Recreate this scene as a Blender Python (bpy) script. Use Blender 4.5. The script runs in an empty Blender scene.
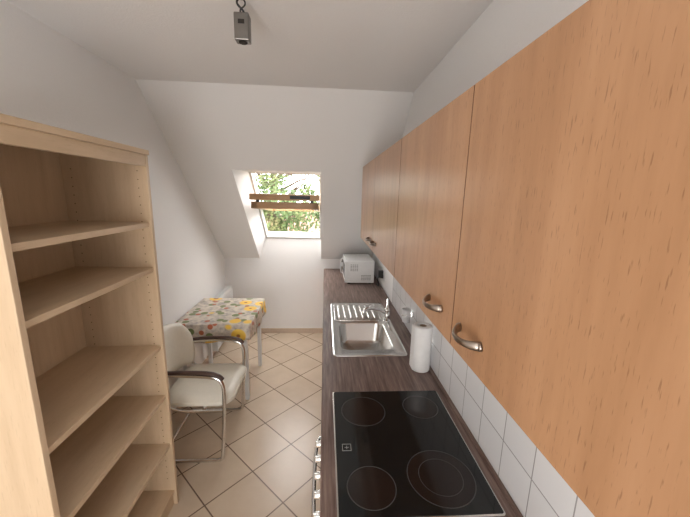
import bpy, bmesh, math, random
from mathutils import Vector, Matrix
random.seed(3)
C = bpy.context.scene.collection
CAMH = 1.85
XL, XR, YB, YN, ZC, YS, ZK = -1.28, 0.62, 4.09, -1.7, 2.58, 2.41, 1.03
SL = (ZC-ZK)/(YB-YS)

# ------------------------------------------------ materials
def newmat(name):
    m = bpy.data.materials.new(name); m.use_nodes = True
    nt = m.node_tree; b = nt.nodes['Principled BSDF']
    return m, nt, b
def setb(b, col=None, rough=.5, metal=0, **k):
    if col is not None: b.inputs['Base Color'].default_value = (*col, 1)
    b.inputs['Roughness'].default_value = rough
    b.inputs['Metallic'].default_value = metal
    for kk, v in k.items(): b.inputs[kk.replace('_', ' ')].default_value = v
def coords(nt, scale=(1,1,1), rot=(0,0,0), loc=(0,0,0)):
    tc = nt.nodes.new('ShaderNodeTexCoord'); mp = nt.nodes.new('ShaderNodeMapping')
    mp.inputs['Scale'].default_value = scale; mp.inputs['Rotation'].default_value = rot
    mp.inputs['Location'].default_value = loc
    nt.links.new(tc.outputs['Object'], mp.inputs['Vector']); return mp.outputs['Vector']
def noise(nt, vec, scale, detail=4, rough=.5, dist=0):
    n = nt.nodes.new('ShaderNodeTexNoise'); n.inputs['Scale'].default_value = scale
    n.inputs['Detail'].default_value = detail; n.inputs['Roughness'].default_value = rough
    n.inputs['Distortion'].default_value = dist
    nt.links.new(vec, n.inputs['Vector']); return n.outputs['Fac']
def ramp(nt, fac, stops):
    r = nt.nodes.new('ShaderNodeValToRGB'); e = r.color_ramp.elements
    while len(e) < len(stops): e.new(.5)
    for i, (p, c) in enumerate(stops): e[i].position = p; e[i].color = (*c, 1)
    nt.links.new(fac, r.inputs['Fac']); return r.outputs['Color']
def mix(nt, a, b, fac, mode='MIX'):
    m = nt.nodes.new('ShaderNodeMix'); m.data_type = 'RGBA'; m.blend_type = mode
    for s, v in ((m.inputs[0], fac), (m.inputs[6], a), (m.inputs[7], b)):
        if hasattr(v, 'links'): nt.links.new(v, s)
        elif isinstance(v, tuple): s.default_value = (*v, 1)
        else: s.default_value = v
    return m.outputs[2]
def bump(nt, b, h, strength=.3, dist=.005):
    n = nt.nodes.new('ShaderNodeBump'); n.inputs['Strength'].default_value = strength
    n.inputs['Distance'].default_value = dist
    nt.links.new(h, n.inputs['Height']); nt.links.new(n.outputs['Normal'], b.inputs['Normal'])
def plain(name, col, rough=.5, metal=0, **k):
    m, nt, b = newmat(name); setb(b, col, rough, metal, **k)
    v = coords(nt); f = noise(nt, v, 40, 2)
    c = mix(nt, tuple(x*.94 for x in col), tuple(min(1, x*1.04) for x in col), f)
    nt.links.new(c, b.inputs['Base Color']); return m
def wall_mat(name, col, sc=90, st=.35):
    m, nt, b = newmat(name); setb(b, col, .9)
    v = coords(nt); f = noise(nt, v, sc, 5, .65); f2 = noise(nt, v, 1.5, 2)
    c = mix(nt, tuple(x*.97 for x in col), col, f2); nt.links.new(c, b.inputs['Base Color'])
    bump(nt, b, f, st, .006); return m
def wood(name, c1, c2, c3, stretch=(14,14,1), rough=.4, fleck=.25, fs=7, broad=None):
    m, nt, b = newmat(name); setb(b, c1, rough)
    v = coords(nt, stretch); f = noise(nt, v, 2.2, 6, .6)
    base = ramp(nt, f, [(.3, c1), (.5, c2), (.72, c3)])
    if broad:
        fb = noise(nt, coords(nt, broad), 1.6, 3, .5, .6)
        base = mix(nt, base, ramp(nt, fb, [(.32, (.86,.83,.80)), (.6, (1.0,1.0,1.0))]), 1.0, 'MULTIPLY')
    v2 = coords(nt, tuple(s*(fs if s > 1.9 else fs*.9) for s in stretch)); f2 = noise(nt, v2, 4, 2, .5)
    fl = ramp(nt, f2, [(.30, tuple(x*.55 for x in c1)), (.38, (1, 1, 1)), (1, (1, 1, 1))])
    c = mix(nt, base, fl, fleck, 'MULTIPLY'); nt.links.new(c, b.inputs['Base Color'])
    return m

M_wall = wall_mat('plaster_wall', (.87,.86,.85))
M_ceil = wall_mat('plaster_ceiling', (.87,.86,.855), 130, .4)
M_beech = wood('beech_laminate', (.425,.225,.115), (.485,.265,.14), (.535,.30,.165), (10,10,1.2), .33, .42, 9, (2.5,2.5,.6))
M_edge_shade = plain('beech_edge_shade', (.16,.07,.035), .5)  # edge band painted extra dark, seam shade put into its colour
M_shelf = wood('maple_laminate', (.575,.42,.27), (.635,.475,.315), (.685,.525,.36), (6,1,9), .42, .12)
M_shelfv = wood('maple_laminate_upright', (.575,.42,.27), (.635,.475,.315), (.685,.525,.36), (8,8,.8), .42, .12)
M_pine = wood('pine_sash', (.36,.19,.08), (.44,.25,.12), (.50,.31,.16), (1,9,9), .4, .2)
# worktop
m, nt, b = newmat('dark_wood_worktop'); setb(b, (.1,.06,.05), .36)
v = coords(nt, (26,1.6,6)); f = noise(nt, v, 2.4, 7, .65)
col = ramp(nt, f, [(.3,(.075,.042,.034)),(.45,(.155,.098,.080)),(.58,(.225,.155,.13)),(.75,(.33,.25,.215))])
nt.links.new(col, b.inputs['Base Color']); M_top = m
# floor tiles
m, nt, b = newmat('beige_floor_tile'); setb(b, (.6,.5,.4), .25)
v = coords(nt, (1,1,1), (0,0,math.radians(45)))
br = nt.nodes.new('ShaderNodeTexBrick'); br.offset = 0; br.squash = 1
nt.links.new(v, br.inputs['Vector'])
br.inputs['Color1'].default_value = (.655,.53,.40,1); br.inputs['Color2'].default_value = (.705,.58,.445,1)
br.inputs['Mortar'].default_value = (.20,.14,.105,1); br.inputs['Scale'].default_value = 1
br.inputs['Mortar Size'].default_value = .0045; br.inputs['Mortar Smooth'].default_value = .2
br.inputs['Brick Width'].default_value = .33; br.inputs['Row Height'].default_value = .33
f = noise(nt, coords(nt), 6, 6, .6)
c = mix(nt, br.outputs['Color'], ramp(nt, f, [(.3,(.88,.86,.84)),(.7,(1,1,1))]), .8, 'MULTIPLY')
nt.links.new(c, b.inputs['Base Color'])
inv = nt.nodes.new('ShaderNodeMath'); inv.operation = 'SUBTRACT'; inv.inputs[0].default_value = 1
nt.links.new(br.outputs['Fac'], inv.inputs[1]); bump(nt, b, inv.outputs[0], .4, .003); M_floor = m
# wall tiles (YZ plane)
m, nt, b = newmat('white_wall_tile'); setb(b, (.8,.8,.8), .15)
tc = nt.nodes.new('ShaderNodeTexCoord'); sp = nt.nodes.new('ShaderNodeSeparateXYZ'); cb = nt.nodes.new('ShaderNodeCombineXYZ')
nt.links.new(tc.outputs['Object'], sp.inputs[0]); nt.links.new(sp.outputs['Y'], cb.inputs['X']); nt.links.new(sp.outputs['Z'], cb.inputs['Y'])
br = nt.nodes.new('ShaderNodeTexBrick'); br.offset = 0; nt.links.new(cb.outputs[0], br.inputs['Vector'])
br.inputs['Color1'].default_value = (.82,.82,.83,1); br.inputs['Color2'].default_value = (.85,.85,.86,1)
br.inputs['Mortar'].default_value = (.42,.41,.41,1); br.inputs['Scale'].default_value = 1
br.inputs['Mortar Size'].default_value = .0022; br.inputs['Mortar Smooth'].default_value = .2
br.inputs['Brick Width'].default_value = .15; br.inputs['Row Height'].default_value = .15
nt.links.new(br.outputs['Color'], b.inputs['Base Color'])
inv = nt.nodes.new('ShaderNodeMath'); inv.operation = 'SUBTRACT'; inv.inputs[0].default_value = 1
nt.links.new(br.outputs['Fac'], inv.inputs[1]); bump(nt, b, inv.outputs[0], .5, .003); M_tile = m
# tablecloth
m, nt, b = newmat('sunflower_cloth'); setb(b, (.6,.55,.5), .42)
v = coords(nt)
def voro(scale, rnd=.8, off=0):
    n = nt.nodes.new('ShaderNodeTexVoronoi'); n.inputs['Scale'].default_value = scale
    n.inputs['Randomness'].default_value = rnd
    nt.links.new(coords(nt, (1,1,1), (0,0,.3), (off,off*.7,0)), n.inputs['Vector']); return n
bg = ramp(nt, noise(nt, v, 22, 3), [(.35,(.38,.34,.31)),(.5,(.58,.51,.44)),(.65,(.70,.63,.53))])
vb = voro(9, 1, 3.3); g1 = ramp(nt, vb.outputs['Distance'], [(.28,(1,1,1)),(.32,(0,0,0))])
c = mix(nt, bg, (.18,.22,.08), g1)
vr = voro(10, 1, 7.7); r2 = ramp(nt, vr.outputs['Distance'], [(.20,(1,1,1)),(.25,(0,0,0))])
c = mix(nt, c, (.45,.12,.05), r2)
vy = voro(5.6, .85); y = ramp(nt, vy.outputs['Distance'], [(.34,(1,1,1)),(.38,(0,0,0))])
c = mix(nt, c, (.88,.56,.07), y)
y2 = ramp(nt, vy.outputs['Distance'], [(.12,(1,1,1)),(.15,(0,0,0))]); c = mix(nt, c, (.38,.14,.03), y2)
nt.links.new(c, b.inputs['Base Color']); M_cloth = m
# metals etc.
M_steel = plain('stainless_steel', (.74,.74,.73), .25, 1)
M_chrome = plain('chrome', (.80,.80,.80), .08, 1)
M_nickel = plain('brushed_nickel', (.36,.31,.27), .3, 1)
M_glass_black = plain('black_ceramic_glass', (.006,.008,.009), .08)
M_ring = plain('burner_ring_print', (.06,.06,.06), .35)
M_zone = plain('burner_zone', (.014,.009,.008), .13)
M_mark = plain('hob_marking', (.35,.36,.36), .4)
M_white = plain('white_enamel', (.82,.82,.81), .35)
M_whiteplastic = plain('white_plastic', (.74,.74,.74), .4)
M_black = plain('black_plastic', (.015,.015,.016), .4)
M_dkwood = plain('dark_brown_armrest', (.07,.035,.025), .35)
M_cream = plain('cream_leatherette', (.82,.78,.68), .4)
M_paper = plain('paper_towel', (.88,.87,.86), .95)
M_card = plain('cardboard', (.35,.25,.16), .9)
M_grey = plain('grey_metal', (.22,.205,.19), .35, .8)
M_skirt = plain('beige_skirting_tile', (.62,.49,.38), .35)
M_dark = plain('dark_gap', (.02,.015,.012), .8)
M_hole = plain('pin_hole_wood', (.20,.12,.06), .8)
M_frame = plain('window_frame_paint', (.66,.64,.61), .45)
m, nt, b = newmat('clear_glass'); setb(b, (1,1,1), .02, 0, Transmission_Weight=1.0, IOR=1.1); M_glass = m
m, nt, b = newmat('leaves'); setb(b, (.1,.2,.03), .7)
f = noise(nt, coords(nt), 1.3, 5, .7)
c = ramp(nt, f, [(.3,(.03,.05,.016)),(.45,(.055,.09,.025)),(.58,(.11,.13,.045)),(.72,(.20,.16,.08))])
nt.links.new(c, b.inputs['Base Color']); M_leaf = m
M_bark = plain('bark', (.09,.06,.04), .9)
M_roof = plain('clay_roof', (.22,.12,.09), .8)
M_render = plain('house_render', (.72,.70,.66), .9)
M_grass = plain('grass', (.10,.15,.05), .95)

# ------------------------------------------------ mesh helpers
def empty(name):
    o = bpy.data.objects.new(name, None); C.objects.link(o); o.empty_display_size = .1; return o
def mk(name, bm, mat, parent=None, smooth=False, bev=0, seg=2, sub=0):
    bmesh.ops.recalc_face_normals(bm, faces=bm.faces)
    me = bpy.data.meshes.new(name); bm.to_mesh(me); bm.free()
    o = bpy.data.objects.new(name, me); C.objects.link(o)
    for mm in (mat if isinstance(mat, (list, tuple)) else [mat]): me.materials.append(mm)
    if smooth:
        for p in me.polygons: p.use_smooth = True
    if bev:
        md = o.modifiers.new('bevel', 'BEVEL'); md.width = bev; md.segments = seg; md.limit_method = 'ANGLE'
    if sub:
        md = o.modifiers.new('sub', 'SUBSURF'); md.levels = sub; md.render_levels = sub
    if parent: o.parent = parent
    return o
def addbox(bm, x0, x1, y0, y1, z0, z1, mi=0):
    vs = [bm.verts.new((x, y, z)) for x in (x0, x1) for y in (y0, y1) for z in (z0, z1)]
    for q in ((0,1,3,2),(4,6,7,5),(0,4,5,1),(2,3,7,6),(0,2,6,4),(1,5,7,3)):
        f = bm.faces.new([vs[i] for i in q]); f.material_index = mi
    return vs
def box(name, x0, x1, y0, y1, z0, z1, mat, parent=None, bev=0, **k):
    bm = bmesh.new(); addbox(bm, x0, x1, y0, y1, z0, z1); return mk(name, bm, mat, parent, bev=bev, **k)
def prism(bm, poly, x0, x1, x0b=None, x1b=None, mi=0):
    a = [bm.verts.new((x0, y, z)) for y, z in poly]; c = [bm.verts.new((x1, y, z)) for y, z in poly]
    bm.faces.new(a); bm.faces.new(c[::-1]); n = len(poly)
    for i in range(n): bm.faces.new((a[i], a[(i+1)%n], c[(i+1)%n], c[i]))
    return a, c
def addcyl(bm, p0, p1, r0, r1=None, n=24, mi=0, cap=True):
    r1 = r0 if r1 is None else r1; p0 = Vector(p0); p1 = Vector(p1); d = (p1-p0).normalized()
    u = d.orthogonal().normalized(); w = d.cross(u); A = []; B = []
    for i in range(n):
        t = 2*math.pi*i/n; e = u*math.cos(t)+w*math.sin(t)
        A.append(bm.verts.new(p0+e*r0)); B.append(bm.verts.new(p1+e*r1))
    for i in range(n):
        f = bm.faces.new((A[i], A[(i+1)%n], B[(i+1)%n], B[i])); f.material_index = mi; f.smooth = True
    if cap:
        f = bm.faces.new(A); f.material_index = mi; f = bm.faces.new(B[::-1]); f.material_index = mi
def smoothpath(pts, it=3, closed=False):
    pts = [Vector(p) for p in pts]
    for _ in range(it):
        q = [pts[0]]
        for i in range(len(pts)-1):
            a, c = pts[i], pts[i+1]; q += [a*.75+c*.25, a*.25+c*.75]
        q.append(pts[-1]); pts = q
    return pts
def addtube(bm, pts, r, n=12, flat=1.0, updir=None):
    pts = [Vector(p) for p in pts]; rings = []; u = None
    for i, p in enumerate(pts):
        d = (pts[min(i+1, len(pts)-1)]-pts[max(i-1, 0)]).normalized()
        if updir: u = (Vector(updir)-d*d.dot(Vector(updir))).normalized()
        elif u is None: u = d.orthogonal().normalized()
        else: u = (u-d*u.dot(d)).normalized()
        w = d.cross(u); rr = r[i] if isinstance(r, list) else r
        rings.append([bm.verts.new(p+u*math.cos(2*math.pi*k/n)*rr*flat+w*math.sin(2*math.pi*k/n)*rr) for k in range(n)])
    for a, c in zip(rings, rings[1:]):
        for k in range(n):
            f = bm.faces.new((a[k], a[(k+1)%n], c[(k+1)%n], c[k])); f.smooth = True
    bm.faces.new(rings[0]); bm.faces.new(rings[-1][::-1])
def tube(name, pts, r, mat, parent=None, **k):
    bm = bmesh.new(); addtube(bm, pts, r, **k); return mk(name, bm, mat, parent)
def rrect(x0, x1, y0, y1, r, z, n=6):
    out = []
    for cx, cy, a0 in ((x1-r,y1-r,0),(x0+r,y1-r,90),(x0+r,y0+r,180),(x1-r,y0+r,270)):
        for i in range(n+1):
            a = math.radians(a0+90*i/n); out.append((cx+r*math.cos(a), cy+r*math.sin(a), z))
    return out
def loft(bm, loops, capA=False, capB=False, smooth=True):
    L = [[bm.verts.new(p) for p in l] for l in loops]; n = len(L[0])
    for a, c in zip(L, L[1:]):
        for i in range(n):
            f = bm.faces.new((a[i], a[(i+1)%n], c[(i+1)%n], c[i])); f.smooth = smooth
    if capA: bm.faces.new(L[0])
    if capB: bm.faces.new(L[-1][::-1])

# ------------------------------------------------ room shell
box('floor', XL-.1, XR+.1, YN-.1, YB+.16, -.1, 0, M_floor)
prof = [(YN,0),(YB,0),(YB,ZK),(YS,ZC),(YN,ZC)]
bm = bmesh.new(); prism(bm, prof, XL-.1, XL); mk('wall_left', bm, M_wall)
bm = bmesh.new(); prism(bm, prof, XR, XR+.1); mk('wall_right', bm, M_wall)
box('wall_rear', XL-.1, XR+.1, YN-.1, YN, 0, ZC, M_wall)
box('ceiling', XL-.1, XR+.1, YN-.1, YS, ZC, ZC+.26, M_ceil)
OX0, OX1, OX0B, YO = -.83, -.04, -.745, 2.98
zs = lambda y: ZC-SL*(y-YS)
bm = bmesh.new()
poly = [(YS,ZC),(YB+.16,zs(YB+.16)),(YB+.16,zs(YB+.16)+.26),(YS,ZC+.26)]
a, c = prism(bm, poly, XL-.1, OX0); c[2].co.x = OX0B; c[3].co.x = OX0B
prism(bm, poly, OX1, XR+.1)
zo = zs(YO); yo2 = YS+(ZC+.26-zo)/SL
prism(bm, [(YS,ZC),(YO,zo),(yo2,zo),(YS,ZC+.26)], OX0, OX1)
mk('ceiling_slope', bm, M_wall)
bm = bmesh.new(); addbox(bm, XL-.1, XR+.1, YB, YB+.16, 0, ZK)
prism(bm, [(YB,ZK),(YB,ZK+.26),(YB+.16,ZK+.26-.148),(YB+.16,ZK)], OX0, OX1)
mk('wall_back', bm, M_wall)
box('baseboard_back', XL+.012, 0.05, YB-.012, YB, 0, .065, M_skirt, bev=.002)
box('baseboard_left', XL, XL+.012, YN, YB, 0, .065, M_skirt, bev=.002)
box('wall_tiles_backsplash', XR-.008, XR, .0, 2.70, .90, 1.512, M_tile)

# ------------------------------------------------ skylight
W = empty('window_1')
ang = math.atan(SL); D = Vector((0, math.cos(ang), -math.sin(ang))); N = Vector((0, math.sin(ang), math.cos(ang)))
O0 = Vector((0, yo2, zo)); LEN = (YB-yo2)/math.cos(ang)
def obox(bm, x0, x1, s0, s1, n0, n1, O=O0, D=D, N=N):
    vs = [bm.verts.new(O+Vector((x,0,0))+D*s+N*n) for x in (x0,x1) for s in (s0,s1) for n in (n0,n1)]
    for q in ((0,1,3,2),(4,6,7,5),(0,4,5,1),(2,3,7,6),(0,2,6,4),(1,5,7,3)): bm.faces.new([vs[i] for i in q])
bm = bmesh.new()
fx0, fx1 = OX0B, OX1
obox(bm, fx0-.03, fx0+.02, -.03, LEN+.03, .0, .09); obox(bm, fx1-.02, fx1+.03, -.03, LEN+.03, .0, .09)
obox(bm, fx0, fx1, -.03, .02, 0, .09); obox(bm, fx0, fx1, LEN-.03, LEN+.03, 0, .09)
mk('fixed_frame', bm, M_frame, W, bev=.004)
P = O0+D*(LEN*.5)+N*.045+Vector((0,0,.0)); al = math.radians(4)
D2 = Vector((0, math.cos(al), -math.sin(al))); N2 = Vector((0, math.sin(al), math.cos(al)))
sx0, sx1, h = fx0+.025, fx1-.025, LEN*.5-.05
bm = bmesh.new()
for (a_, b_, s0, s1) in ((sx0, sx0+.06, -h, h),(sx1-.06, sx1, -h, h),(sx0, sx1, -h, -h+.07),(sx0, sx1, h-.07, h)):
    obox(bm, a_, b_, s0, s1, -.035, .03, P, D2, N2)
mk('sash_frame', bm, M_pine, W, bev=.005)
bm = bmesh.new(); obox(bm, sx0+.05, sx1-.05, -h+.06, h-.06, -.008, .008, P, D2, N2); mk('sash_glass', bm, M_glass, W)
bm = bmesh.new(); obox(bm, sx0-.01, sx1+.01, -h-.03, -h+.03, .048, .105, P, D2, N2); mk('vent_bar', bm, M_pine, W, bev=.006)
bm = bmesh.new(); obox(bm, sx0+.38, sx1-.08, -h-.034, -h-.03, .060, .092, P, D2, N2)
obox(bm, sx0+.05, sx0+.08, -h, -h+.02, .02, .055, P, D2, N2); obox(bm, sx1-.08, sx1-.05, -h, -h+.02, .02, .055, P, D2, N2)
mk('vent_label', bm, M_black, W)

# ------------------------------------------------ bookshelf
S = empty('bookshelf'); sx0, sx1, sy0, sy1, sh = XL+.014, -.865, .905, 1.675, 2.02
t = .022
box('side_near', sx0, sx1, sy0, sy0+t, 0, sh-.002, M_shelfv, S, bev=.002)
box('side_far', sx0, sx1, sy1-t, sy1, 0, sh-.002, M_shelfv, S, bev=.002)
box('back_panel', sx0, sx0+.008, sy0+t, sy1-t, .05, sh-.002, M_shelfv, S)
box('top_board', sx0, sx1+.006, sy0-.004, sy1+.004, sh-.002, sh+.022, M_shelf, S, bev=.003)
box('top_fascia', sx1-.022, sx1-.002, sy0+t, sy1-t, sh-.055, sh-.002, M_shelf, S, bev=.002)
box('plinth', sx1-.04, sx1-.022, sy0+t, sy1-t, 0, .085, M_shelf, S)
for i, z in enumerate((1.694, 1.463, 1.03, .73, .42, .10)):
    box('shelf_%d' % (i+1), sx0+.008, sx1-.012, sy0+t, sy1-t, z-.024, z, M_shelf, S, bev=.002)
bm = bmesh.new()
for k in range(44):
    z = .18+k*.041
    for x in (sx1-.045, sx0+.05):
        addcyl(bm, (x, sy1-t-.0008, z), (x, sy1-t+.004, z), .0028, n=8)
        addcyl(bm, (x, sy0+t-.004, z), (x, sy0+t+.0008, z), .0028, n=8)
mk('pin_holes', bm, M_hole, S)

# ------------------------------------------------ wall cabinets
def wall_cab(ys, hand):
    E = empty('wall_cabinet'); y0, y1 = ys[0], ys[-1]
    bm = bmesh.new(); X0, X1, z0, z1 = .321, XR-.002, 1.514, 2.075
    addbox(bm, X0, X1, y0, y0+.017, z0, z1); addbox(bm, X0, X1, y1-.017, y1, z0, z1)
    addbox(bm, X0, X1, y0+.017, y1-.017, z0, z0+.017); addbox(bm, X0, X1, y0+.017, y1-.017, z1-.017, z1)
    addbox(bm, X1-.01, X1, y0+.017, y1-.017, z0+.017, z1-.017); addbox(bm, X0, X1-.01, y0+.017, y1-.017, 1.78, 1.797)
    mk('carcass', bm, M_beech, E)
    for i in range(len(ys)-1):
        bm = bmesh.new(); addbox(bm, .30, .319, ys[i]+.002, ys[i+1]-.002, z0-.003, z1+.002)
        bm.normal_update()
        for f in bm.faces:
            c0 = f.calc_center_median()
            if abs(c0.y-(ys[i]+.002)) < 1e-4 or abs(c0.y-(ys[i+1]-.002)) < 1e-4: f.material_index = 1
        mk('door_%d' % (i+1), bm, [M_beech, M_edge_shade], E)
        if i: box('door_gap_shade_%d' % i, .3195, .321, ys[i]-.006, ys[i]+.006, z0, z1, M_dark, E)  # dark strip painting the shade inside the gap between doors
    for i, hy in enumerate(hand):
        pts = []; n = 14
        for k in range(n+1):
            u = k/n*2-1; pts.append((.30-.030*(1-u*u)**.7+.002, hy+u*.048, 1.573-.004*(1-u*u)))
        rr = [.0045+.003*abs(k/n*2-1)**2 for k in range(n+1)]
        bm = bmesh.new(); addtube(bm, pts, rr, n=10, flat=1.4, updir=(0,0,1))
        for s in (-1, 1): addcyl(bm, (.2995, hy+s*.048, 1.573), (.293, hy+s*.048, 1.573), .009, .008, 16)
        mk('handle_%d' % (i+1), bm, M_nickel, E)
wall_cab([.06, .683, 1.306], [.592, .80])
wall_cab([1.308, 1.96, 2.63], [1.87, 2.06])

# ------------------------------------------------ worktop & base units
K = empty('kitchen_worktop'); wz0, wz1 = .862, .90
bx0, bx1, by0, by1 = .105, .455, 1.83, 2.275
WX = XR-.001
bm = bmesh.new()
addbox(bm, 0, WX, .10, by0, wz0, wz1); addbox(bm, 0, WX, by1, YB-.001, wz0, wz1)
addbox(bm, 0, bx0, by0, by1, wz0, wz1); addbox(bm, bx1, WX, by0, by1, wz0, wz1)
mk('worktop_slab', bm, M_top, K)
tube('worktop_front_edge', [(0.002, .10, (wz0+wz1)/2), (0.002, YB-.001, (wz0+wz1)/2)], .0188, M_top, K, n=14, flat=.35, updir=(1,0,0))
box('worktop_wall_strip', XR-.022, XR-.009, .10, YB-.001, wz1, wz1+.012, M_top, K, bev=.003)
def base_cab(ys):
    E = empty('base_cabinet'); y0, y1 = ys[0], ys[-1]; zt = wz0-.004; X1 = XR-.02
    bm = bmesh.new(); addbox(bm, .05, X1, y0, y0+.017, .1, zt); addbox(bm, .05, X1, y1-.017, y1, .1, zt)
    addbox(bm, .05, X1, y0+.017, y1-.017, .1, .117); addbox(bm, X1-.01, X1, y0+.017, y1-.017, .117, zt)
    mk('carcass', bm, M_beech, E); box('plinth', .07, .085, y0, y1, 0, .1, M_beech, E)
    for i in range(len(ys)-1):
        box('door_%d' % (i+1), .03, .049, ys[i]+.002, ys[i+1]-.002, .103, wz0-.008, M_beech, E, bev=.002)
        hh = ys[i]+.5*(ys[i+1]-ys[i])
        pts = [(.03-.02*(1-u*u)**.7, hh+u*.05, .80) for u in [k/5-1 for k in range(11)]]
        tube('handle_%d' % (i+1), pts, .005, M_nickel, E)
base_cab([.10, .79]); base_cab([1.41, 2.0, 2.7]); base_cab([2.702, 3.4, 4.07])
OV = empty('oven')
box('oven_body', .03, XR-.02, .80, 1.40, .08, wz0-.004, M_grey, OV)
bm = bmesh.new()
for x in (.08, XR-.08):
    for y in (.85, 1.35): addcyl(bm, (x,y,0), (x,y,.082), .018, n=12)
mk('feet', bm, M_black, OV)
box('control_panel', .012, .03, .802, 1.398, .745, wz0-.004, M_steel, OV, bev=.003)
box('oven_door', .012, .03, .805, 1.395, .20, .735, M_glass_black, OV, bev=.004)
box('oven_drawer', .014, .03, .805, 1.395, .09, .19, M_steel, OV, bev=.003)
bm = bmesh.new()
for k in range(5):
    y = .865+k*.078; addcyl(bm, (.012, y, .81), (.004, y, .81), .022, .021, 24); addcyl(bm, (.004, y, .81), (-.024, y, .81), .016, .013, 24)
    addbox(bm, -.027, .004, y-.003, y+.003, .797, .825)
mk('knobs', bm, M_steel, OV, bev=.001)
tube('door_handle', smoothpath([(.014,.86,.70),(-.03,.86,.70),(-.03,1.34,.70),(.014,1.34,.70)], 3), .008, M_chrome, OV)

# hob
Hh = empty('ceramic_hob'); hx0, hx1, hy0, hy1 = .048, .566, .765, 1.40
bm = bmesh.new(); loft(bm, [rrect(hx0,hx1,hy0,hy1,.012,.9005), rrect(hx0,hx1,hy0,hy1,.012,.905), rrect(hx0+.006,hx1-.006,hy0+.006,hy1-.006,.008,.9075)], True, True, False)
mk('steel_frame', bm, M_steel, Hh)
bm = bmesh.new(); loft(bm, [rrect(hx0+.005,hx1-.005,hy0+.005,hy1-.005,.008,.9076), rrect(hx0+.006,hx1-.006,hy0+.006,hy1-.006,.008,.9088)], True, True, False)
mk('glass_plate', bm, M_glass_black, Hh)
bm = bmesh.new(); bm2 = bmesh.new()
def ring(bm, cx, cy, r0, r1, z, n=64):
    a = [bm.verts.new((cx+r0*math.cos(2*math.pi*i/n), cy+r0*math.sin(2*math.pi*i/n), z)) for i in range(n)]
    c = [bm.verts.new((cx+r1*math.cos(2*math.pi*i/n), cy+r1*math.sin(2*math.pi*i/n), z)) for i in range(n)]
    for i in range(n): bm.faces.new((a[i], a[(i+1)%n], c[(i+1)%n], c[i]))
for cx, cy, r in ((.182,1.253,.098),(.447,1.273,.08),(.165,.875,.082),(.409,.905,.115)):
    ring(bm, cx, cy, r-.003, r, .9092); ring(bm2, cx, cy, .0005, r-.003, .9091)
ring(bm, .409, .905, .073, .075, .9093)
mk('burner_rings', bm, M_ring, Hh); mk('burner_zones', bm2, M_zone, Hh)
bm = bmesh.new(); cx, cy, q = .094, 1.045, .017
for (a_, b_, c_, d_) in ((-q,q,q-.002,q),(-q,q,-q,-q+.002),(-q,-q+.002,-q,q),(q-.002,q,-q,q),(-.008,.008,-.001,.001),(-.001,.001,-.008,.008)):
    addbox(bm, cx+a_, cx+b_, cy+c_, cy+d_, .9088, .9093)
mk('touch_marking', bm, M_mark, Hh)

# sink
SK = empty('kitchen_sink'); kx0, kx1, ky0, ky1 = .06, .52, 1.755, 2.715
z = .9
bm = bmesh.new()
B = (bx0+.004, bx1-.004, by0+.004, by1-.004)
loft(bm, [rrect(kx0,kx1,ky0,ky1,.03,z+.001), rrect(kx0+.002,kx1-.002,ky0+.002,ky1-.002,.03,z+.006),
          rrect(kx0+.012,kx1-.012,ky0+.012,ky1-.012,.025,z+.003),
          rrect(B[0]-.0,B[1]+.0,B[2]-.0,B[3]+.0,.06,z+.003),
          rrect(B[0]+.006,B[1]-.006,B[2]+.006,B[3]-.006,.058,z-.004),
          rrect(B[0]+.018,B[1]-.018,B[2]+.018,B[3]-.018,.055,z-.13),
          rrect(B[0]+.035,B[1]-.035,B[2]+.035,B[3]-.035,.05,z-.15),
          rrect(B[0]+.12,B[1]-.12,B[2]+.16,B[3]-.16,.04,z-.155)], False, True, True)
mk('basin', bm, M_steel, SK)
bm = bmesh.new()
for k in range(7):
    x = .125+k*.047
    pts = [(x, 2.34, z+.003), (x, 2.36, z+.006), (x, 2.63, z+.006), (x, 2.65, z+.003)]
    addtube(bm, pts, .0075, n=8)
lp = [Vector(p) for p in rrect(.09,.45,2.31,2.68,.03,z+.0035)]; addtube(bm, lp+[lp[0]], .0035, n=6)
mk('drainer_ridges', bm, M_steel, SK)
cxs, cys = (B[0]+B[1])/2, (B[2]+B[3])/2
bm = bmesh.new(); addcyl(bm, (cxs,cys,z-.156), (cxs,cys,z-.150), .042, .038, 32); addcyl(bm, (cxs,cys,z-.150), (cxs,cys,z-.143), .014, .012, 20)
mk('drain', bm, M_chrome, SK)
fx, fy = .487, 2.30
bm = bmesh.new()
addcyl(bm, (fx,fy,.9035), (fx,fy,.912), .028, .026, 24); addcyl(bm, (fx,fy,.912), (fx,fy,.985), .021, .02, 24)
addcyl(bm, (fx,fy,.985), (fx,fy,1.01), .022, .014, 24)
addtube(bm, smoothpath([(fx,fy,.955),(fx-.05,fy-.02,1.0),(fx-.15,fy-.06,1.03),(fx-.19,fy-.075,1.02),(fx-.195,fy-.077,.985)], 2), .011, n=14)
addtube(bm, smoothpath([(fx,fy,1.008),(fx+.01,fy+.03,1.03),(fx+.02,fy+.09,1.05)], 2), .0075, n=10, flat=1.4)
mk('mixer_tap', bm, M_chrome, SK)

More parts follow.
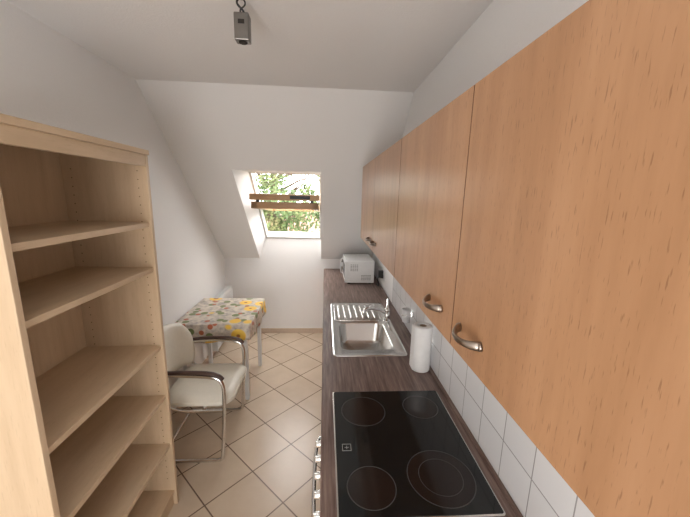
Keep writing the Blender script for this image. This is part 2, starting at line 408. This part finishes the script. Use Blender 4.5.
# paper towel
PT = empty('paper_towel_roll'); px, py = .548, 1.615
bm = bmesh.new(); n = 40; prof_ = [(.02,.902),(.050,.902),(.0525,.906),(.0525,1.155),(.050,1.160),(.02,1.160),(.0195,1.0)]
L = [[(px+r*math.cos(2*math.pi*i/n), py+r*math.sin(2*math.pi*i/n), zz) for i in range(n)] for r, zz in prof_]
loft(bm, L); mk('roll', bm, M_paper, PT)
bm = bmesh.new(); L = [[(px+r*math.cos(2*math.pi*i/n), py+r*math.sin(2*math.pi*i/n), zz) for i in range(n)] for r, zz in ((.0195,.902),(.0195,1.158),(.018,1.158),(.018,.902))]
loft(bm, L); mk('core', bm, M_card, PT)
bm = bmesh.new(); addbox(bm, px-.054, px-.0525, py-.03, py+.03, .91, 1.155); mk('loose_sheet', bm, M_paper, PT)

# tumbler holder
T = empty('tumbler_holder'); ty = 2.03; tx = .565
bm = bmesh.new(); addcyl(bm, (XR-.008,ty,1.06), (XR-.018,ty,1.06), .02, .018, 20)
pts = [(tx+.032*math.cos(2*math.pi*i/24), ty+.032*math.sin(2*math.pi*i/24), 1.06) for i in range(25)]
addtube(bm, pts, .003, n=8); mk('bracket', bm, M_chrome, T)
bm = bmesh.new(); n = 28; L = [[(tx+r*math.cos(2*math.pi*i/n), ty+r*math.sin(2*math.pi*i/n), zz) for i in range(n)] for r, zz in ((.001,1.01),(.025,1.01),(.030,1.10),(.028,1.10),(.023,1.014),(.001,1.014))]
loft(bm, L); mk('tumbler', bm, M_whiteplastic, T)

# microwave
MW = empty('microwave'); mx0, mx1, my0, my1, mz0, mz1 = .225, .545, 3.34, 3.80, .915, 1.155
box('housing', mx0+.02, mx1, my0, my1, mz0, mz1, M_white, MW, bev=.008)
box('door', mx0, mx0+.02, my0+.0, my1-.11, mz0, mz1, M_white, MW, bev=.006)
box('door_glass', mx0-.002, mx0+.004, my0+.045, my1-.15, mz0+.045, mz1-.045, M_black, MW, bev=.002)
box('control_panel', mx0, mx0+.02, my1-.108, my1, mz0, mz1, M_whiteplastic, MW, bev=.005)
bm = bmesh.new(); addcyl(bm, (mx0,my1-.055,1.08), (mx0-.018,my1-.055,1.08), .02, .018); addcyl(bm, (mx0,my1-.055,.99), (mx0-.018,my1-.055,.99), .02, .018)
mk('dials', bm, M_grey, MW)
tube('door_handle', smoothpath([(mx0,my1-.13,.95),(mx0-.03,my1-.13,.95),(mx0-.03,my1-.13,1.12),(mx0,my1-.13,1.12)], 2), .007, M_whiteplastic, MW)
bm = bmesh.new()
for r in range(5):
    for c_ in range(4): addbox(bm, mx0+.06+c_*.022, mx0+.075+c_*.022, my0-.001, my0+.003, 1.05+r*.016, 1.056+r*.016)
for r in range(4):
    for c_ in range(5): addbox(bm, mx1-.14+c_*.022, mx1-.125+c_*.022, my0-.001, my0+.003, .95+r*.016, .956+r*.016)
mk('vent_slots', bm, M_grey, MW)
bm = bmesh.new()
for x in (mx0+.05, mx1-.04):
    for y in (my0+.04, my1-.04): addcyl(bm, (x,y,.90), (x,y,mz0+.002), .013, n=14)
mk('feet', bm, M_black, MW)
WS = empty('wall_socket')
box('plate', XR-.01, XR, 3.12, 3.20, 1.0, 1.08, M_whiteplastic, WS, bev=.004)
bm = bmesh.new(); addcyl(bm, (XR-.01,3.16,1.04), (XR-.05,3.16,1.04), .024, .018)
addtube(bm, smoothpath([(XR-.045,3.16,1.04),(XR-.07,3.16,1.02),(XR-.05,3.17,.96),(XR-.04,3.22,.915),(XR-.05,3.33,.91)], 3), .005, n=8)
addbox(bm, XR-.06, XR-.012, 3.14, 3.18, 1.03, 1.10)
mk('plug_and_cable', bm, M_black, WS)

# ------------------------------------------------ radiator
R = empty('radiator'); ra, rb = 3.36, 3.98
bm = bmesh.new()
addbox(bm, XL+.04, XL+.052, ra, rb, .12, .68); addbox(bm, XL+.098, XL+.11, ra, rb, .12, .68)
for k in range(18):
    y = ra+.015+k*.034; addbox(bm, XL+.11, XL+.116, y, y+.02, .15, .65)
addbox(bm, XL+.036, XL+.115, ra-.005, ra+.005, .11, .69); addbox(bm, XL+.036, XL+.115, rb-.005, rb+.005, .11, .69)
for k in range(20):
    y = ra+.01+k*.03; addbox(bm, XL+.045, XL+.105, y, y+.012, .682, .69)
mk('panel', bm, M_white, R, bev=.003)
bm = bmesh.new()
for y in (ra+.08, rb-.1): addbox(bm, XL+.001, XL+.045, y, y+.03, .3, .5)
addcyl(bm, (XL+.08,rb+.045,.14), (XL+.08,rb+.045,0), .008); addcyl(bm, (XL+.08,rb,.14), (XL+.08,rb+.052,.14), .009)
addcyl(bm, (XL+.08,rb,.62), (XL+.08,rb+.07,.62), .02, .018)
mk('brackets_and_valve', bm, M_white, R)

# ------------------------------------------------ table + cloth
TB = empty('dining_table'); tx0, tx1, ty0, ty1, tz = XL+.02, -.635, 2.60, 3.30, .745
box('table_top', tx0, tx1, ty0, ty1, tz-.025, tz, M_white, TB, bev=.004)
bm = bmesh.new(); addbox(bm, tx0+.03, tx1-.03, ty0+.04, ty0+.055, tz-.09, tz-.025); addbox(bm, tx0+.03, tx1-.03, ty1-.055, ty1-.04, tz-.09, tz-.025)
addbox(bm, tx1-.05, tx1-.035, ty0+.04, ty1-.04, tz-.09, tz-.025); addbox(bm, tx0+.035, tx0+.05, ty0+.04, ty1-.04, tz-.09, tz-.025)
mk('apron', bm, M_white, TB)
for i, (x, y) in enumerate(((tx0+.05,ty0+.06),(tx1-.05,ty0+.06),(tx0+.05,ty1-.06),(tx1-.05,ty1-.06))):
    bm = bmesh.new(); addbox(bm, x-.018, x+.018, y-.018, y+.018, 0, tz-.025); mk('leg_%d' % (i+1), bm, M_white, TB, bev=.004)
loops = []; per = []
nx, ny = 30, 32
x0, x1, y0, y1 = tx0-.004, tx1+.004, ty0-.004, ty1+.004
for i in range(nx): per.append((x0+(x1-x0)*i/nx, y0, 0,-1))
for i in range(ny): per.append((x1, y0+(y1-y0)*i/ny, 1,0))
for i in range(nx): per.append((x1-(x1-x0)*i/nx, y1, 0,1))
for i in range(ny): per.append((x0, y1-(y1-y0)*i/ny, -1,0))
drop = .15
for k in range(7):
    f = k/6; lp = []
    for j, (x, y, ox, oy) in enumerate(per):
        wv = (math.sin(j*.55)+.6*math.sin(j*.23+1))*.009*f + .006*f+ (0 if k else -.002)
        if ox < 0: wv = abs(wv)*.3
        lp.append((x+ox*wv, y+oy*wv, tz+.003-(drop+.015*math.sin(j*.17))*f))
    loops.append(lp)
bm = bmesh.new(); loft(bm, loops, True, False); o = mk('tablecloth', bm, M_cloth, TB)
md = o.modifiers.new('thick', 'SOLIDIFY'); md.thickness = .0015; md.offset = 1

# ------------------------------------------------ chair
CH = empty('dining_chair')
ya, yb_ = 1.955, 2.49; xf, xb = -.665, -1.12
path = [(xb+.02, ya+.02, .655), (-.95, ya, .665), (xf-.08, ya, .655), (xf, ya, .63), (xf+.01, ya, .5), (xf-.02, ya, .06), (xf-.03, ya, .014), (xf-.12, ya, .014), (xb+.06, ya, .014), (xb, ya, .014)]
path2 = [(x, yb_+ya-y, z) for x, y, z in path]
mid = [(xb, ya+.06, .014), (xb, yb_-.06, .014)]
full = smoothpath(path+mid+path2[::-1], 3)
tube('chrome_frame', full, .0125, M_chrome, CH, n=12)
for i, y in enumerate((ya, yb_)):
    s = 1 if i == 0 else -1
    pts = smoothpath([(-1.10, y+.02*s, .672), (-.95, y, .686), (-.80, y, .686), (xf-.03, y, .672), (xf+.008, y, .635)], 3)
    n_ = len(pts); rr = [.018*(.55+.45*math.sin(math.pi*min(1, max(0, (k+1)/(n_+1))))**.4) for k in range(n_)]
    bm = bmesh.new(); addtube(bm, pts, rr, n=14, flat=.62, updir=(0,0,1)); mk('armrest_%d' % (i+1), bm, M_dkwood, CH)
bm = bmesh.new()
sc = (-.865, 2.2225)
loft(bm, [rrect(sc[0]-.20, sc[0]+.22, sc[1]-.22, sc[1]+.22, .09, .405, 8), rrect(sc[0]-.225, sc[0]+.245, sc[1]-.243, sc[1]+.243, .10, .42, 8),
          rrect(sc[0]-.23, sc[0]+.25, sc[1]-.248, sc[1]+.248, .10, .445, 8), rrect(sc[0]-.22, sc[0]+.24, sc[1]-.238, sc[1]+.238, .10, .468, 8),
          rrect(sc[0]-.16, sc[0]+.18, sc[1]-.18, sc[1]+.18, .09, .48, 8), rrect(sc[0]-.06, sc[0]+.06, sc[1]-.06, sc[1]+.06, .05, .483, 8)], True, True)
mk('seat_cushion', bm, M_cream, CH, smooth=True)
pp = rrect(sc[0]-.228, sc[0]+.248, sc[1]-.246, sc[1]+.246, .10, .452, 8); tube('seat_piping', pp+[pp[0]], .005, M_cream, CH, n=8)
bm = bmesh.new()
for xx in (xf-.14, xb+.12): addtube(bm, [(xx, ya+.02, .398), (xx, yb_-.02, .398)], .011, n=10)
for y in (ya, yb_):
    addtube(bm, smoothpath([(xf+.002, y, .40), (xf-.05, y, .398), (xb+.12, y, .398), (xb+.02, y+(.02 if y == ya else -.02), .50), (xb+.01, y+(.02 if y == ya else -.02), .655)], 2), .010, n=10)
mk('seat_supports', bm, M_chrome, CH)
bm = bmesh.new(); nu, nv = 22, 10; cx, cy, Rr = -.80, 2.2225, .335
def bp(u, v, off):
    half = math.radians(47)*(1-.28*max(0, (v-.55)/.45)**2-.12*max(0, (.25-v)/.25)**2)
    a = math.pi+(u*2-1)*half
    edge = max(0, min(1, min(u, 1-u)*8, min(v, 1-v)*6))
    r = Rr+off*(.25+.75*math.sqrt(edge))
    return (cx+r*math.cos(a)-.04*v, cy+r*math.sin(a)*.95, .50+.38*v-.03*v*abs(u*2-1)**2)
G = [[[bm.verts.new(bp(i/nu, j/nv, o_)) for j in range(nv+1)] for i in range(nu+1)] for o_ in (-.03, .025)]
for g in G:
    for i in range(nu):
        for j in range(nv): bm.faces.new((g[i][j], g[i+1][j], g[i+1][j+1], g[i][j+1]))
for i in range(nu):
    for j in (0, nv): bm.faces.new((G[0][i][j], G[0][i+1][j], G[1][i+1][j], G[1][i][j]))
for j in range(nv):
    for i in (0, nu): bm.faces.new((G[0][i][j], G[0][i][j+1], G[1][i][j+1], G[1][i][j]))
mk('backrest', bm, M_cream, CH, smooth=True)

# ------------------------------------------------ ceiling spot
L = empty('ceiling_spotlight'); lx, ly = -.325, 1.40
bm = bmesh.new(); addcyl(bm, (lx,ly-.02,ZC), (lx,ly-.02,ZC-.012), .022, .018)
addtube(bm, smoothpath([(lx,ly-.02,ZC-.01),(lx-.02,ly-.02,ZC-.03),(lx+.012,ly-.01,ZC-.055),(lx,ly,ZC-.065)], 3), .004, n=8)
addtube(bm, smoothpath([(lx+.005,ly-.02,ZC-.01),(lx+.022,ly-.02,ZC-.035),(lx-.01,ly-.01,ZC-.05),(lx+.004,ly,ZC-.065)], 3), .003, n=8)
mk('cable', bm, M_black, L)
bm = bmesh.new(); addbox(bm, lx-.028, lx+.028, ly-.022, ly+.022, ZC-.155, ZC-.06); mk('housing', bm, M_grey, L, bev=.004)
bm = bmesh.new(); addcyl(bm, (lx,ly,ZC-.155), (lx,ly,ZC-.158), .016, .016); addbox(bm, lx-.012, lx+.012, ly-.023, ly-.021, ZC-.10, ZC-.085)
mk('socket', bm, M_dark, L)

# ------------------------------------------------ outside
box('ground', -40, 40, 5, 60, -6.2, -6, M_grass)
def tree(x, y, r, zc, seed, nleaf, ncl=60):
    random.seed(seed); E = empty('tree')
    bm = bmesh.new(); addtube(bm, [(x,y,-6),(x+.1,y,-3),(x,y,zc-.5),(x+.1,y,zc+r*.6)], [.25,.2,.14,.04], n=10)
    for k in range(14):
        a = random.random()*6.28; e = random.uniform(-.2,.9); q = Vector((math.cos(a)*math.cos(e), math.sin(a)*math.cos(e), math.sin(e)))
        p = Vector((x,y,zc-1+random.random()*1.8)); addtube(bm, [p, p+q*r*.5+Vector((0,0,.1)), p+q*r*.9], [.06,.035,.01], n=6)
    mk('trunk', bm, M_bark, E)
    bm = bmesh.new(); cl = []
    for k in range(ncl):
        while True:
            p = Vector((random.uniform(-1,1), random.uniform(-1,1), random.uniform(-1,1)))
            if p.length < 1: break
        cl.append((Vector((x+p.x*r, y+p.y*r*.8, zc+p.z*r*1.05)), random.uniform(.3,.7)))
    for k in range(nleaf):
        c0, cr = random.choice(cl)
        d = Vector((random.gauss(0,1), random.gauss(0,1), random.gauss(0,1))).normalized()*cr*random.random()**.4
        p = c0+d; u = Vector((random.gauss(0,1), random.gauss(0,1), random.gauss(0,1))).normalized(); w = u.orthogonal().normalized()
        s = random.uniform(.05,.10)
        bm.faces.new([bm.verts.new(p+u*s), bm.verts.new(p+w*s*.5), bm.verts.new(p-u*s), bm.verts.new(p-w*s*.5)])
    mk('foliage', bm, M_leaf, E)
tree(-1.9, 12, 2.2, 1.6, 5, 6500, 45)
tree(-5.5, 15, 2.8, 1.0, 8, 8000)
tree(3.2, 15, 2.6, .6, 9, 8000)
HS = empty('neighbour_house')
box('walls', -12, 12, 26, 34, -6, -1.2, M_render, HS)
bm = bmesh.new(); prism(bm, [(25.5,-1.3),(30,1.0),(34.5,-1.3)], -12.5, 12.5); mk('roof', bm, M_roof, HS)
bm = bmesh.new()
for k in range(9):
    addbox(bm, -10.5+k*2.5, -9.5+k*2.5, 25.97, 26.02, -4.5, -3.1)
mk('windows', bm, M_glass_black, HS)

# ------------------------------------------------ light
w = bpy.data.worlds.new('World'); bpy.context.scene.world = w; w.use_nodes = True
nt = w.node_tree; bg = nt.nodes['Background']
sky = nt.nodes.new('ShaderNodeTexSky'); sky.sky_type = 'HOSEK_WILKIE'; sky.turbidity = 6
sky.sun_direction = (-.4,-.6,.7)
mx = nt.nodes.new('ShaderNodeMix'); mx.data_type = 'RGBA'; mx.inputs[0].default_value = .8
nt.links.new(sky.outputs[0], mx.inputs[6]); mx.inputs[7].default_value = (1,.98,.96,1)
nt.links.new(mx.outputs[2], bg.inputs['Color']); bg.inputs['Strength'].default_value = 11.0
def area(name, loc, rot, sx, sy, e, col=(1,1,1), portal=False):
    l = bpy.data.lights.new(name, 'AREA'); l.shape = 'RECTANGLE'; l.size = sx; l.size_y = sy; l.energy = e; l.color = col
    if portal: l.cycles.is_portal = True
    o = bpy.data.objects.new(name, l); C.objects.link(o); o.location = loc; o.rotation_euler = rot; return o
pc = O0+D*(LEN/2)+N*.1+Vector(((fx0+fx1)/2,0,0))
o = area('skylight_portal', pc, (0,0,0), fx1-fx0, LEN, 1, portal=True)
o.rotation_euler = (-N).to_track_quat('-Z', 'Y').to_euler()
area('rear_fill', (-.45, YN+.05, 1.25), (math.radians(98), 0, 0), 1.3, 1.9, 56, (1,.995,.985))  # added soft fill behind the camera; the rear wall has no opening
area('rear_overhead_fill', (-.4, -.7, ZC-.03), (0,0,0), .9, .9, 8, (1,.98,.95))  # added unseen fill under the ceiling behind the camera, no real fitting
sl = bpy.data.lights.new('sun', 'SUN'); sl.energy = 3.0; sl.angle = .02; sl.color = (1,.95,.85)
so = bpy.data.objects.new('sun', sl); C.objects.link(so); so.rotation_euler = Vector((.35,.75,-.55)).to_track_quat('-Z','Y').to_euler()

# ------------------------------------------------ camera
yv = Vector((-20,63.5,-318)).normalized(); zv = Vector((40,1591,318)).normalized()
zv = (zv-yv*zv.dot(yv)).normalized(); xv = yv.cross(zv)
Rm = Matrix((xv, yv, zv)).to_4x4()
cd = bpy.data.cameras.new('camera'); cd.sensor_width = 36; cd.lens = 36*318/690; cd.clip_start = .02
co = bpy.data.objects.new('camera', cd); C.objects.link(co)
co.matrix_world = Matrix.Translation((0,0,CAMH)) @ Rm
bpy.context.scene.camera = co
vs = bpy.context.scene.view_settings; vs.view_transform = 'Standard'; vs.look = 'None'; vs.exposure = 0.08
